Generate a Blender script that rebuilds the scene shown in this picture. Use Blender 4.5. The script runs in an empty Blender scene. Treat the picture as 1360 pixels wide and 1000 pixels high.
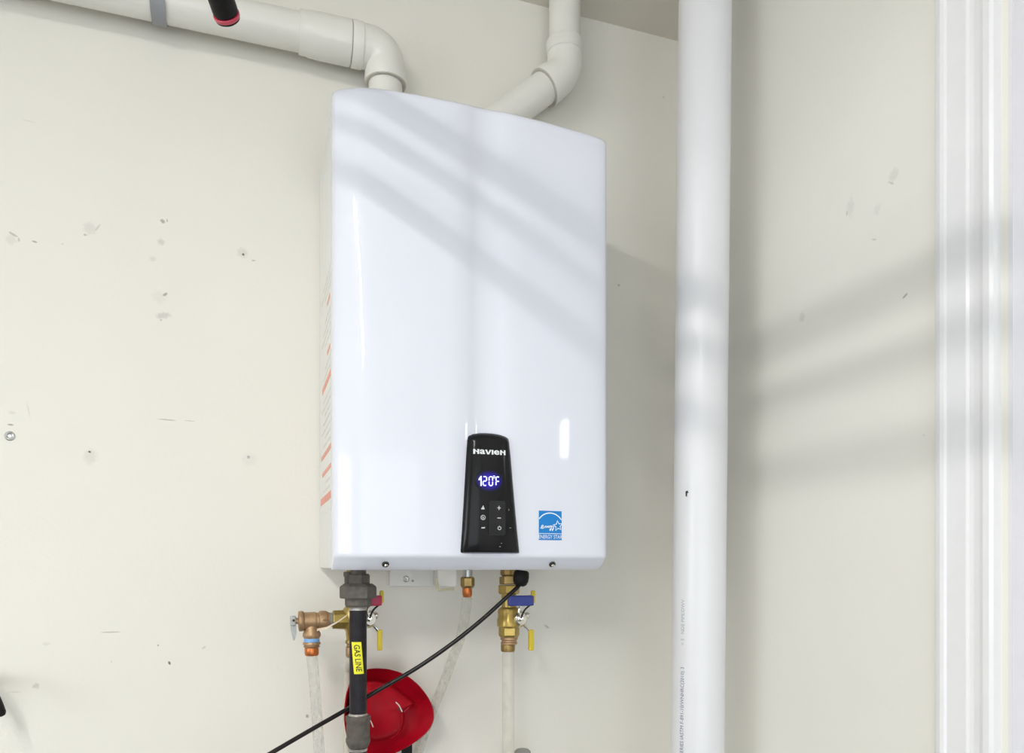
import bpy, bmesh, math, random
from mathutils import Vector, Matrix
random.seed(4)
C = bpy.context.scene.collection
PI = math.pi

# ------------------------------------------------------------------ camera
H = 1.455                                   # camera height over the floor
CAM = Vector((-0.109, -1.389, H))
FWD = Vector((0.324, 0.946, 0)).normalized()
RGT = Vector((0.946, -0.324, 0)).normalized()
cd = bpy.data.cameras.new('camera'); cam = bpy.data.objects.new('camera', cd); C.objects.link(cam)
cam.location = CAM
cam.rotation_euler = (PI / 2, 0, -math.atan2(FWD.x, FWD.y))
cd.sensor_fit = 'HORIZONTAL'; cd.sensor_width = 36; cd.lens = 36 * 1000 / 1360
cd.shift_y = 250 / 1360; cd.clip_start = 0.02
sc = bpy.context.scene; sc.camera = cam

# ------------------------------------------------------------------ world, lights, exposure
sc.view_settings.view_transform = 'Standard'; sc.view_settings.look = 'None'
sc.view_settings.gamma = 1; sc.view_settings.use_curve_mapping = False
sc.view_settings.exposure = -0.2
w = bpy.data.worlds.new('world'); sc.world = w; w.use_nodes = True
w.node_tree.nodes['Background'].inputs[0].default_value = (0.9, 0.95, 1, 1)
w.node_tree.nodes['Background'].inputs[1].default_value = 0.3
MAIN_TUBE = 132.0        # emission of the ceiling tube nearest the heater
DAYLIGHT_FILL = 52.0         # power (W) of the cool fill light added in a doorway behind the camera


def area_lamp(name, loc, sx, sy, power, col):
    l = bpy.data.lights.new(name, 'AREA'); l.shape = 'RECTANGLE'; l.size = sx; l.size_y = sy
    l.energy = power; l.color = col
    o = bpy.data.objects.new(name, l); C.objects.link(o); o.location = loc
    return o


CEIL = H + 1.104
OX0, OX1, OZ = -2.3, 0.6, 2.15              # doorway added in the unseen front wall for the fill light
YF = -4.2
dl = area_lamp('daylight_fill', ((OX0 + OX1) / 2, YF - .05, OZ / 2), OX1 - OX0, OZ, DAYLIGHT_FILL, (.86, .93, 1))
dl.rotation_euler = (PI / 2, 0, 0)
XL = -3.4; WY0, WY1, WZ0, WZ1 = -2.9, -1.3, 1.0, 2.2   # window added in the unseen left wall for fill light
FILL_PANEL = 38.0            # power (W) of the fill panel lamp added on the ceiling behind the camera
GLOW_PANE = 16.0             # radiance of the small glowing pane added to the door for a heater highlight
WINDOW_FILL = 46.0           # power (W) of fill light added at the left window, brightening the right wall
wl_ = area_lamp('left_fill_light', (XL - .12, (WY0 + WY1) / 2, (WZ0 + WZ1) / 2), WZ1 - WZ0, WY1 - WY0, WINDOW_FILL, (.88, .94, 1))
wl_.rotation_euler = (0, -PI / 2, 0)
PX, PYY = -0.98, -2.5
area_lamp('panel_fill_light', (PX, PYY, CEIL - .05), .25, .7, FILL_PANEL, (1, .98, .94))


# ------------------------------------------------------------------ helpers
def at(px, py, Y):
    """point of the photograph on the vertical plane y = Y"""
    r = (px - 680) / 1000
    t = (Y - CAM.y) / (FWD.y + r * RGT.y)
    return Vector((CAM.x + t * (FWD.x + r * RGT.x), Y, H + (750 - py) * t / 1000))


def atx(px, py, X):
    r = (px - 680) / 1000
    t = (X - CAM.x) / (FWD.x + r * RGT.x)
    return Vector((X, CAM.y + t * (FWD.y + r * RGT.y), H + (750 - py) * t / 1000))


def att(px, py, t):
    return CAM + FWD * t + RGT * ((px - 680) / 1000 * t) + Vector((0, 0, (750 - py) * t / 1000))


def nt(m):
    m.use_nodes = True
    return m.node_tree.nodes, m.node_tree.links


def mat(name, col, rough=0.5, metal=0.0, coat=0.0, noise=0.0, nscale=60, bump=0.0, bscale=300, spec=0.5):
    m = bpy.data.materials.new(name); N, L = nt(m)
    b = N['Principled BSDF']
    b.inputs['Base Color'].default_value = (*col, 1)
    b.inputs['Roughness'].default_value = rough; b.inputs['Metallic'].default_value = metal
    b.inputs['Coat Weight'].default_value = coat; b.inputs['Coat Roughness'].default_value = 0.06
    b.inputs['Specular IOR Level'].default_value = spec
    tc = N.new('ShaderNodeTexCoord')
    if noise:
        n = N.new('ShaderNodeTexNoise'); n.inputs['Scale'].default_value = nscale; n.inputs['Detail'].default_value = 4
        L.new(tc.outputs['Object'], n.inputs['Vector'])
        mr = N.new('ShaderNodeMapRange'); mr.inputs[1].default_value = .3; mr.inputs[2].default_value = .7
        mr.inputs[3].default_value = 1 - noise; mr.inputs[4].default_value = 1 + noise
        L.new(n.outputs[0], mr.inputs[0])
        mx = N.new('ShaderNodeMix'); mx.data_type = 'RGBA'; mx.blend_type = 'MULTIPLY'; mx.inputs[0].default_value = 1
        mx.inputs[6].default_value = (*col, 1)
        L.new(mr.outputs[0], mx.inputs[7]); L.new(mx.outputs[2], b.inputs['Base Color'])
    if bump:
        n2 = N.new('ShaderNodeTexNoise'); n2.inputs['Scale'].default_value = bscale; n2.inputs['Detail'].default_value = 3
        L.new(tc.outputs['Object'], n2.inputs['Vector'])
        bp = N.new('ShaderNodeBump'); bp.inputs['Strength'].default_value = bump; bp.inputs['Distance'].default_value = 0.002
        L.new(n2.outputs[0], bp.inputs['Height']); L.new(bp.outputs[0], b.inputs['Normal'])
    return m


def emit(name, col, s):
    m = bpy.data.materials.new(name); N, L = nt(m)
    b = N['Principled BSDF']; b.inputs['Base Color'].default_value = (0.02, 0.02, 0.03, 1)
    b.inputs['Emission Color'].default_value = (*col, 1); b.inputs['Emission Strength'].default_value = s
    return m


class MB:
    """collects shapes, then builds ONE mesh object"""
    def __init__(s): s.v = []; s.f = []; s.sm = []

    def add(s, v, f, smooth=True):
        o = len(s.v); s.v += [Vector(p) for p in v]; s.f += [[i + o for i in q] for q in f]
        s.sm += [smooth] * len(f) if isinstance(smooth, bool) else smooth
        return s

    def box(s, lo, hi, bev=0.0, M=None):
        bm = bmesh.new(); bmesh.ops.create_cube(bm, size=1)
        for v in bm.verts:
            v.co = Vector([lo[i] + (v.co[i] + .5) * (hi[i] - lo[i]) for i in range(3)])
        if bev:
            bmesh.ops.bevel(bm, geom=bm.edges[:], offset=bev, segments=2, affect='EDGES', profile=.6)
        bm.verts.index_update()
        v = [(M @ q.co if M else q.co.copy()) for q in bm.verts]; f = [[q.index for q in g.verts] for g in bm.faces]
        bm.free(); return s.add(v, f, False)

    def lathe(s, A, D, prof, n=28, twist=0.0, smooth=None, up=None):
        """profile [(radius, distance along D)] around the axis A + s*D"""
        A = Vector(A); D = Vector(D).normalized()
        u = Vector(up) if up else (Vector((0, 0, 1)) if abs(D.z) < .9 else Vector((1, 0, 0)))
        u = (u - D * u.dot(D)).normalized(); w_ = D.cross(u)
        v = []; f = []; sm = []
        rows = []
        for (r, d) in prof:
            rows.append(len(v))
            for k in range(n):
                a = 2 * PI * k / n + twist
                v.append(A + D * d + (u * math.cos(a) + w_ * math.sin(a)) * r)
        for i in range(len(prof) - 1):
            dr = abs(prof[i + 1][0] - prof[i][0]); dd = abs(prof[i + 1][1] - prof[i][1])
            for k in range(n):
                a, b = rows[i], rows[i + 1]; k2 = (k + 1) % n
                f.append([a + k, a + k2, b + k2, b + k])
                sm.append((n > 8) if smooth is None else smooth)
        f.append([rows[0] + k for k in range(n)][::-1]); f.append([rows[-1] + k for k in range(n)]); sm += [False, False]
        return s.add(v, f, sm)

    def tube(s, pts, r, n=14, spline=True, step=8, closed_ends=True):
        P = [Vector(p) for p in pts]
        R = r if isinstance(r, list) else [r] * len(P)
        if spline and len(P) > 2:
            Q = []; RR = []
            for i in range(len(P) - 1):
                p0 = P[max(i - 1, 0)]; p1 = P[i]; p2 = P[i + 1]; p3 = P[min(i + 2, len(P) - 1)]
                for k in range(step):
                    t = k / step
                    Q.append(.5 * ((2 * p1) + (p2 - p0) * t + (2 * p0 - 5 * p1 + 4 * p2 - p3) * t * t + (3 * p1 - p0 - 3 * p2 + p3) * t ** 3))
                    RR.append(R[i] + (R[i + 1] - R[i]) * t)
            Q.append(P[-1]); RR.append(R[-1]); P, R = Q, RR
        T = [(P[min(i + 1, len(P) - 1)] - P[max(i - 1, 0)]).normalized() for i in range(len(P))]
        u = T[0].orthogonal().normalized()
        v = []; f = []
        for i, p in enumerate(P):
            u = (u - T[i] * u.dot(T[i])).normalized(); w_ = T[i].cross(u)
            for k in range(n):
                a = 2 * PI * k / n
                v.append(p + (u * math.cos(a) + w_ * math.sin(a)) * R[i])
        for i in range(len(P) - 1):
            for k in range(n):
                f.append([i * n + k, i * n + (k + 1) % n, (i + 1) * n + (k + 1) % n, (i + 1) * n + k])
        sm = [True] * len(f)
        if closed_ends:
            f.append(list(range(n))[::-1]); f.append([(len(P) - 1) * n + k for k in range(n)]); sm += [False, False]
        return s.add(v, f, sm)

    def prism(s, poly, off):
        """poly: 3-D loop, extruded by vector off"""
        n = len(poly); P = [Vector(p) for p in poly]; off = Vector(off)
        v = P + [p + off for p in P]
        f = [list(range(n)), [n + k for k in range(n)][::-1]] + [[k, n + k, n + (k + 1) % n, (k + 1) % n] for k in range(n)]
        return s.add(v, f, False)

    def build(s, name, m, parent=None, fix=True):
        me = bpy.data.meshes.new(name); me.from_pydata([tuple(p) for p in s.v], [], s.f)
        me.polygons.foreach_set('use_smooth', s.sm); me.update()
        if fix:
            bm = bmesh.new(); bm.from_mesh(me); bmesh.ops.recalc_face_normals(bm, faces=bm.faces[:])
            for e in bm.edges:
                if len(e.link_faces) == 2 and e.calc_face_angle(0) > math.radians(38): e.smooth = False
            bm.to_mesh(me); bm.free()
        me.materials.append(m)
        o = bpy.data.objects.new(name, me); C.objects.link(o)
        if parent:
            o.parent = parent; o.matrix_parent_inverse = world_of(parent).inverted()
        return o


def world_of(o):
    M = o.matrix_basis
    while o.parent:
        M = o.parent.matrix_basis.copy() @ (o.matrix_parent_inverse @ M) if False else (o.parent.matrix_basis @ o.matrix_parent_inverse @ M)
        o = o.parent
    return M.copy()


def tag(o, label=None, cat=None, group=None, kind=None):
    if label: o['label'] = label
    if cat: o['category'] = cat
    if group: o['group'] = group
    if kind: o['kind'] = kind
    return o


def thing(name, label, cat, loc, group=None):
    o = bpy.data.objects.new(name, None); C.objects.link(o); o.location = loc; o.empty_display_size = .05
    return tag(o, label, cat, group)


def struct(o): o['kind'] = 'structure'; return o


def text_mesh(body, size, bold=0.0, sx=1.0, align='CENTER', spacing=1.0):
    c = bpy.data.curves.new('lettering', 'FONT'); c.body = body; c.size = size; c.offset = bold
    c.align_x = align; c.align_y = 'CENTER'; c.space_character = spacing; c.resolution_u = 3
    o = bpy.data.objects.new('lettering', c); C.objects.link(o)
    dg = bpy.context.evaluated_depsgraph_get(); me = bpy.data.meshes.new_from_object(o.evaluated_get(dg))
    v = [Vector((p.co.x * sx, p.co.y, 0)) for p in me.vertices]; f = [list(p.vertices) for p in me.polygons]
    bpy.data.objects.remove(o); bpy.data.curves.remove(c); bpy.data.meshes.remove(me)
    return v, f


def ribbon(pts, wdt, closed=False):
    """flat 2-D stroke"""
    P = [Vector((p[0], p[1], 0)) for p in pts]; n = len(P); v = []; f = []
    for i in range(n):
        a = P[(i - 1) % n] if (closed or i > 0) else P[i]; b = P[(i + 1) % n] if (closed or i < n - 1) else P[i]
        d = (b - a); d = d.normalized() if d.length > 0 else Vector((1, 0, 0))
        k = Vector((-d.y, d.x, 0)) * wdt / 2
        v += [P[i] + k, P[i] - k]
    for i in range(n if closed else n - 1):
        j = (i + 1) % n; f.append([2 * i, 2 * i + 1, 2 * j + 1, 2 * j])
    return v, f


def quad2(x0, y0, x1, y1): return [Vector((x0, y0, 0)), Vector((x1, y0, 0)), Vector((x1, y1, 0)), Vector((x0, y1, 0))], [[0, 1, 2, 3]]


# ------------------------------------------------------------------ materials
def wall_mat(name, col, marks, plane, bump=.12):
    """painted wall; marks = [(u, v, half_w, half_h, angle, strength, ragged)] are its own stains, patches and scratches"""
    m = mat(name, col, .62, noise=.012, nscale=3, bump=bump, bscale=160, spec=.3); N, L = nt(m)
    b = N['Principled BSDF']; tc = N.new('ShaderNodeTexCoord')
    nz = N.new('ShaderNodeTexNoise'); nz.inputs['Scale'].default_value = 210; nz.inputs['Detail'].default_value = 6; nz.inputs['Roughness'].default_value = .7
    L.new(tc.outputs['Object'], nz.inputs['Vector'])
    last = None
    for (u, v, a, bb, ang, st, rag) in marks:
        mp = N.new('ShaderNodeMapping'); mp.vector_type = 'TEXTURE'
        if plane == 'XZ':
            mp.inputs['Location'].default_value = (u, 0, v); mp.inputs['Rotation'].default_value = (0, -ang, 0)
            mp.inputs['Scale'].default_value = (a, 5, bb)
        else:
            mp.inputs['Location'].default_value = (plane, u, v); mp.inputs['Rotation'].default_value = (ang, 0, 0)
            mp.inputs['Scale'].default_value = (5, a, bb)
        L.new(tc.outputs['Object'], mp.inputs['Vector'])
        ln = N.new('ShaderNodeVectorMath'); ln.operation = 'LENGTH'; L.new(mp.outputs[0], ln.inputs[0])
        ad = N.new('ShaderNodeMath'); ad.operation = 'MULTIPLY_ADD'
        L.new(nz.outputs[0], ad.inputs[0]); ad.inputs[1].default_value = rag * 2.2; L.new(ln.outputs['Value'], ad.inputs[2])
        mr = N.new('ShaderNodeMapRange'); mr.inputs[1].default_value = .55 + rag; mr.inputs[2].default_value = 1.0 + rag
        mr.inputs[3].default_value = st; mr.inputs[4].default_value = 0
        L.new(ad.outputs[0], mr.inputs[0])
        if last is None: last = mr.outputs[0]
        else:
            mx = N.new('ShaderNodeMath'); mx.operation = 'MAXIMUM'; L.new(last, mx.inputs[0]); L.new(mr.outputs[0], mx.inputs[1]); last = mx.outputs[0]
    if last is not None:
        src = b.inputs['Base Color'].links[0].from_socket
        mix = N.new('ShaderNodeMix'); mix.data_type = 'RGBA'; L.new(last, mix.inputs[0]); L.new(src, mix.inputs[6])
        mix.inputs[7].default_value = (.10, .095, .08, 1); L.new(mix.outputs[2], b.inputs['Base Color'])
    return m


def pm(px, py, wpx, hpx, ang, st, rag=.75):
    p = at(px, py, 0); k = (at(px + 1, py, 0) - at(px, py, 0)).x; kz = (at(px, py, 0) - at(px, py + 1, 0)).z
    return (p.x, p.z, wpx * k / 2, hpx * kz / 2, ang, st, rag)


def pr(px, py, wpx, hpx, ang, st, rag=.75):
    p = atx(px, py, RW); k = abs((atx(px + 1, py, RW) - p).y); kz = (p - atx(px, py + 1, RW)).z
    return (p.y, p.z, wpx * k / 2, hpx * kz / 2, ang, st, rag)


RW = 0.751                                  # plane of the right wall
WALL = (0.81, 0.787, 0.722)
back_marks = [
    pm(17, 311, 18, 4, -.5, .40), pm(25, 318, 4, 7, .2, .35), pm(15, 318, 20, 18, 0, .10), pm(46, 321, 9, 3, -.2, .55, .1), pm(83, 324, 4, 3, 0, .2),
    pm(119, 303, 22, 22, .4, .12), pm(113, 312, 7, 4, 0, .40), pm(129, 303, 4, 18, -.6, .24),
    pm(216, 294, 9, 6, -.4, .55), pm(222, 293, 3, 6, 0, .4), pm(214, 321, 13, 11, 0, .2), pm(203, 344, 12, 9, 0, .12),
    pm(219, 391, 10, 5, .6, .55), pm(212, 395, 26, 22, .2, .06), pm(217, 419, 26, 11, .2, .24), pm(214, 425, 4, 3, 0, .4),
    pm(322, 336, 18, 18, 0, .14), pm(337, 346, 7, 3, 0, .35),
    pm(16, 548, 14, 5, 0, .12), pm(14, 564, 10, 3, -.05, .55, .1), pm(38, 545, 3, 26, .2, .13),
    pm(120, 607, 24, 26, 0, .12), pm(331, 610, 26, 22, 0, .06),
    pm(222, 557.5, 30, 2, -.03, .42, .15), pm(252, 559, 18, 1.7, -.03, .24, .1),
    pm(147, 839.5, 32, 2, 0, .42, .1), pm(62, 855, 16, 6, 0, .10), pm(210, 857, 3, 3, 0, .55, .1), pm(271, 860, 8, 4, .5, .24),
    pm(225, 880.5, 4, 6, .3, .9, .1), pm(148, 879, 4, 3, 0, .2), pm(48, 911, 12, 10, 0, .24), pm(20, 919, 24, 2.5, 0, .13),
    pm(408, 951, 5, 6, .3, .55, .1), pm(726, 832, 10, 4, -.6, .35), pm(822, 379, 5, 4, 0, .35), pm(881, 129, 4, 4, 0, .2),
    pm(39, 161, 22, 2.5, -.1, .10),
]
right_marks = [
    pr(1187, 233, 16, 22, .5, .11), pr(1184, 243, 14, 4, .7, .24), pr(1129, 276, 14, 34, 0, .09), pr(1125, 284, 4, 8, 0, .24),
    pr(1165, 278, 12, 18, 0, .08), pr(1161, 318, 8, 3, .5, .24), pr(1202, 393, 10, 4, -.5, .5, .15), pr(1227, 578, 4, 4, 0, .13),
    pr(1065, 421, 10, 16, 0, .14),
]
M_wallb = wall_mat('back_wall_paint', WALL, back_marks, 'XZ')
M_wallr = wall_mat('right_wall_paint_lightened', (.86, .845, .79), right_marks, RW)  # same wall paint, lightened to stand in for light on this side
M_wall = wall_mat('wall_paint', WALL, [], 'XZ')
M_ceil = wall_mat('ceiling_paint', (.74, .71, .63), [], 'XZ')
M_floor = mat('concrete', (.12, .117, .11), .8, noise=.12, nscale=6, bump=.2, bscale=40)
M_trim = mat('trim_enamel', (.86, .86, .88), .3, coat=.2, noise=.01)
M_jamb = mat('jamb_enamel', (.80, .79, .82), .4, noise=.01)
M_heater = mat('heater_enamel', (.775, .795, .885), .4, coat=.8, noise=.004, nscale=8, spec=.25)
M_case = mat('heater_case_steel', (.80, .80, .77), .4, noise=.02, nscale=30)
M_black = mat('gloss_black', (.010, .010, .011), .16, noise=.2, nscale=15, spec=.2)
M_key = mat('keypad_black', (.016, .016, .018), .4, noise=.1, spec=.25)
M_print = mat('white_print', (.82, .84, .86), .5, noise=.01)
M_blue = mat('sticker_blue', (.0, .215, .62), .35, noise=.03)
M_stwhite = mat('sticker_white', (.82, .9, .97), .35, noise=.02)
M_pvc = mat('pvc_white', (.80, .785, .74), .3, noise=.015, nscale=20, coat=.15)
M_pvc2 = mat('pvc_white_bright', (.815, .818, .85), .32, noise=.012, nscale=14, coat=.1)
M_cement = mat('pvc_joint_gap', (.50, .48, .42), .6, noise=.2)
M_strap = mat('strap_grey', (.30, .31, .33), .5, noise=.06)
M_iron = mat('malleable_iron', (.115, .103, .09), .55, .1, spec=.3, noise=.2, nscale=120, bump=.3, bscale=500)
M_ironpipe = mat('black_iron', (.016, .014, .018), .45, 0, spec=.22, noise=.25, nscale=70, bump=.1)
M_thread = mat('bright_thread', (.5, .48, .45), .4, .7, noise=.15, nscale=200)
M_brass = mat('brass', (.42, .30, .085), .32, .75, noise=.15, nscale=80)
M_brassd = mat('brass_dark', (.33, .22, .08), .38, .7, noise=.2, nscale=80)
M_bronze = mat('bronze', (.42, .27, .15), .45, .55, noise=.15, nscale=120, bump=.15, bscale=500)
M_copper = mat('copper', (.55, .17, .05), .3, .7, noise=.2, nscale=90)
M_chrome = mat('chrome', (.72, .70, .64), .18, .95, noise=.05)
M_steel = mat('zinc_steel', (.55, .56, .55), .35, .8, noise=.1, nscale=150)
M_yellow = mat('yellow_vinyl', (.66, .50, .02), .45, noise=.05)
M_redtab = mat('red_vinyl', (.50, .03, .09), .45, noise=.05)
M_bluetab = mat('blue_vinyl', (.035, .055, .30), .45, noise=.06)
M_bluetape = mat('blue_tape', (.22, .45, .82), .5, noise=.03)
M_label = mat('label_yellow', (.88, .83, .02), .45, noise=.02)
M_ink = mat('black_ink', (.02, .02, .02), .6, noise=.1)
M_pipeink = mat('grey_blue_ink', (.15, .15, .30), .6, noise=.3, nscale=300)
M_pipeink2 = mat('faded_grey_ink', (.44, .45, .47), .6, noise=.12, nscale=300)
M_redink = mat('red_ink', (.80, .36, .28), .6, noise=.1)
M_greyink = mat('grey_ink', (.72, .70, .65), .6, noise=.2, nscale=200)
M_sticker = mat('label_paper', (.82, .81, .78), .5, noise=.01)
M_red = mat('red_plastic', (.40, .003, .014), .42, spec=.15, noise=.04, nscale=20)
M_rubber = mat('black_rubber', (.010, .009, .009), .5, spec=.2, noise=.2)
M_cord = mat('black_cord', (.010, .008, .008), .3, spec=.25, noise=.15)
M_redband = mat('red_band', (.55, .03, .07), .3, coat=.4, noise=.05)
M_tagp = mat('tag_paper', (.78, .66, .50), .7, noise=.05)
M_white = mat('white_plastic', (.74, .72, .66), .4, noise=.02)
M_galv = mat('galvanised', (.40, .41, .42), .45, .7, noise=.12, nscale=60)
M_greycap = mat('grey_plastic', (.30, .30, .28), .5, noise=.08)
M_pex = mat('white_pex', (.66, .62, .53), .35, noise=.02)
M_hole = mat('dark_hole', (.05, .048, .035), .8, noise=.2)


def clear_mat(name, tint, lo, hi, scale):
    """clear vinyl with droplets clinging inside"""
    m = bpy.data.materials.new(name); N, L = nt(m); out = N['Material Output']; b = N['Principled BSDF']
    b.inputs['Base Color'].default_value = (*tint, 1); b.inputs['Roughness'].default_value = .18
    tr = N.new('ShaderNodeBsdfTransparent'); tr.inputs[0].default_value = (.97, .97, .96, 1)
    tc = N.new('ShaderNodeTexCoord'); mp = N.new('ShaderNodeMapping'); mp.inputs['Scale'].default_value = (1, 1, .45)
    L.new(tc.outputs['Object'], mp.inputs[0])
    n = N.new('ShaderNodeTexNoise'); n.inputs['Scale'].default_value = scale; n.inputs['Detail'].default_value = 3
    L.new(mp.outputs[0], n.inputs['Vector'])
    mr = N.new('ShaderNodeMapRange'); mr.inputs[1].default_value = .42; mr.inputs[2].default_value = .62
    mr.inputs[3].default_value = lo; mr.inputs[4].default_value = hi; L.new(n.outputs[0], mr.inputs[0])
    mx = N.new('ShaderNodeMixShader'); L.new(mr.outputs[0], mx.inputs[0]); L.new(tr.outputs[0], mx.inputs[1]); L.new(b.outputs[0], mx.inputs[2])
    L.new(mx.outputs[0], out.inputs['Surface'])
    return m


M_clear = clear_mat('clear_vinyl', (.66, .66, .63), .08, .34, 170)
M_clear2 = clear_mat('clear_vinyl_wet', (.62, .60, .53), .08, .34, 120)

# ------------------------------------------------------------------ the room
struct(MB().box((XL - .1, 0, 0), (RW + .14, .1, CEIL)).build('wall_back', M_wallb))
DO0, DO1, DH = -.724, -1.56, 2.42           # door opening in the right wall (it runs past the top of the picture)
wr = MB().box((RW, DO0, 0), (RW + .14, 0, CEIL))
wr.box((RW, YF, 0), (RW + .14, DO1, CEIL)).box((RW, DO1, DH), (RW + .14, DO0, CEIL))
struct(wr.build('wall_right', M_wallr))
wlm = MB().box((XL - .1, YF, 0), (XL, WY0, CEIL)).box((XL - .1, WY1, 0), (XL, 0, CEIL)).box((XL - .1, WY0, 0), (XL, WY1, WZ0)).box((XL - .1, WY0, WZ1), (XL, WY1, CEIL))
struct(wlm.build('wall_left', M_wall))
wn = MB().box((XL - .07, WY0, WZ0), (XL - .03, WY1, WZ0 + .05)).box((XL - .07, WY0, WZ1 - .05), (XL - .03, WY1, WZ1)).box((XL - .07, WY0, WZ0 + .05), (XL - .03, WY0 + .05, WZ1 - .05))
wn.box((XL - .07, WY1 - .05, WZ0 + .05), (XL - .03, WY1, WZ1 - .05)).box((XL - .065, (WY0 + WY1) / 2 - .02, WZ0 + .05), (XL - .035, (WY0 + WY1) / 2 + .02, WZ1 - .05))
struct(wn.build('added_window_1', M_trim))  # unseen window added to carry the left fill light
wf = MB().box((XL - .1, YF - .1, 0), (OX0, YF, CEIL)).box((OX1, YF - .1, 0), (RW + .14, YF, CEIL)).box((OX0, YF - .1, OZ), (OX1, YF, CEIL))
struct(wf.build('wall_front', M_wall))
struct(MB().box((XL - .1, YF - .1, -.1), (RW + .14, .1, 0)).build('floor', M_floor))
struct(MB().box((XL - .1, YF - .1, CEIL), (RW + .14, .1, CEIL + .1)).build('ceiling', M_ceil))

# door casing, with its moulded profile: distance from the outer edge, thickness
prof = [(0, 0), (0, .008), (.003, .010), (.0055, .0095), (.0065, .0125), (.010, .0165), (.016, .0178), (.021, .0165), (.023, .0140), (.050, .0132),
        (.053, .0105), (.058, .0092), (.066, .0092), (.0705, .0105), (.0715, .0140), (.075, .0152), (.083, .0150), (.087, .0125), (.087, 0)]
Y0 = -.628
cs = MB(); cs.prism([(RW - t, Y0 - s, 0) for s, t in prof], (0, 0, DH + .08))
struct(cs.build('trim_1', M_trim))
c2 = MB(); c2.prism([(RW - t, Y0 - .086 - DO0 + DO1 + .005 + s - .087 + .0, 0) for s, t in prof], (0, 0, DH + .08)) if False else None
jm = MB().box((RW - .0, DO0 - .006, 0), (RW + .12, DO0 + .0, DH)).box((RW, DO1, 0), (RW + .12, DO1 + .02, DH)).box((RW, DO1 + .02, DH - .02), (RW + .12, DO0 - .006, DH))
struct(jm.build('trim_2', M_jamb))
d = struct(MB().box((RW + .085, DO1 + .022, .008), (RW + .119, DO0 - .009, DH - .023), .002).build('door_1', M_jamb))
for (a, b) in ((.15, .95), (1.1, 2.3)):
    for (ya, yb) in ((DO1 + .12, DO1 + .31), (DO1 + .37, DO1 + .54)):
        MB().box((RW + .078, ya, a), (RW + .0855, yb, b), .004).build('panel', M_jamb, d)
ly0, ly1, lz0, lz1 = -.995, -.925, H + .285, H + .385
lf = MB().box((RW + .074, ly0 - .02, lz0 - .02), (RW + .086, ly0, lz1 + .02)).box((RW + .074, ly1, lz0 - .02), (RW + .086, ly1 + .02, lz1 + .02))
lf.box((RW + .074, ly0, lz0 - .02), (RW + .086, ly1, lz0)).box((RW + .074, ly0, lz1), (RW + .086, ly1, lz1 + .02))
lf.build('highlight_pane_frame', M_trim, d)  # pane and frame added only to put a highlight on the heater
MB().box((RW + .080, ly0, lz0), (RW + .0855, ly1, lz1)).build('highlight_pane', emit('added_glow_pane', (.93, .97, 1), GLOW_PANE), d)
hb = MB().lathe((RW + .085, DO1 + .09, 1.0), (-1, 0, 0), [(.03, 0), (.03, .004), (.012, .006), (.012, .03), (.026, .036), (.03, .05), (.024, .062), (.001, .066)])
hb.build('door_handle', M_chrome, d)

# fasteners left in the back wall: they belong to the wall
wb = bpy.data.objects['wall_back']
for (px, py, r, mt) in ((13, 579, .0075, M_steel), (330, 607, .0026, M_steel), (323, 338, .0018, M_greycap), (119, 600, .0016, M_greycap)):
    p = at(px, py, 0)
    an = MB().lathe(p, (0, -1, 0), [(r, -.001), (r, .0012), (r * .8, .0022), (r * .5, .0016), (r * .35, .0004)], 14)
    an.build('wall_anchor', mt, wb)

# ------------------------------------------------------------------ lamps and the overhead track (all above the top of the picture)
LX, LZ = -.86, H + 1.055
lamp = thing('ceiling_lamp', 'white tube lamp hung under the ceiling, above and left of the heater', 'lamp', (LX, -1.3, CEIL))
MB().box((LX - .05, -1.92, LZ + .019), (LX + .05, -.98, LZ + .040), .004).build('housing', M_white, lamp)
for yy in (-1.8, -1.1):
    MB().tube([(LX, yy, LZ + .038), (LX, yy, CEIL)], .004, 8).build('hanger', M_steel, lamp)
MB().lathe((LX, -1.9, LZ), (0, 1, 0), [(.0125, 0), (.0125, .9)], 20).build('tube', emit('lamp_tube', (1, .975, .92), MAIN_TUBE), lamp)
for yy in (-1.915, -1.0):
    MB().box((LX - .024, yy - .004, LZ - .022), (LX + .024, yy + .018, LZ + .024), .003).build('end_socket', M_white, lamp)
pl_ = thing('added_panel_lamp', 'added flat white fill lamp, unseen on the ceiling behind the camera', 'lamp', (PX, PYY, CEIL))
MB().box((PX - .15, PYY - .38, CEIL - .045), (PX + .15, PYY + .38, CEIL), .004).build('housing', M_white, pl_)  # unseen body of the added fill lamp
tr = thing('hanging_rack', 'galvanised open rack of three rails hung from the ceiling left of the heater', 'rack', (-.2, -1.3, CEIL))
for (z0, z1) in ((.773, .793), (.737, .748), (.680, .696)):
    MB().box((-.212, -2.3, H + z0), (-.188, -.52, H + z1), .003).build('rail', M_galv, tr)
for yy in (-2.2, -1.62):
    MB().box((-.219, yy - .015, H + .67), (-.213, yy + .015, CEIL), .001).build('hanger', M_galv, tr)

# ------------------------------------------------------------------ the water heater
HB, HT = H - .008, H + .695
KN = [(0, -.258), (.001, -.263), (.004, -.267), (.010, -.2715), (.018, -.2765), (.026, -.2813), (.032, -.2845), (.036, -.2862), (.040, -.2875), (.046, -.2888), (.055, -.2905), (.08, -.2935), (.12, -.2960), (.16, -.2972),
      (.2000, -.2974), (.2018, -.2961), (.225, -.2957), (.2482, -.2957), (.2502, -.2969), (.28, -.2958), (.31, -.2938), (.35, -.2902), (.39, -.2855), (.415, -.2818), (.428, -.2785), (.435, -.274), (.4385, -.268), (.44, -.260)]


def Yf(X):
    for (a, ya), (b, yb) in zip(KN, KN[1:]):
        if a <= X <= b: return ya + (yb - ya) * (X - a) / (b - a)
    return -.262


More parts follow.
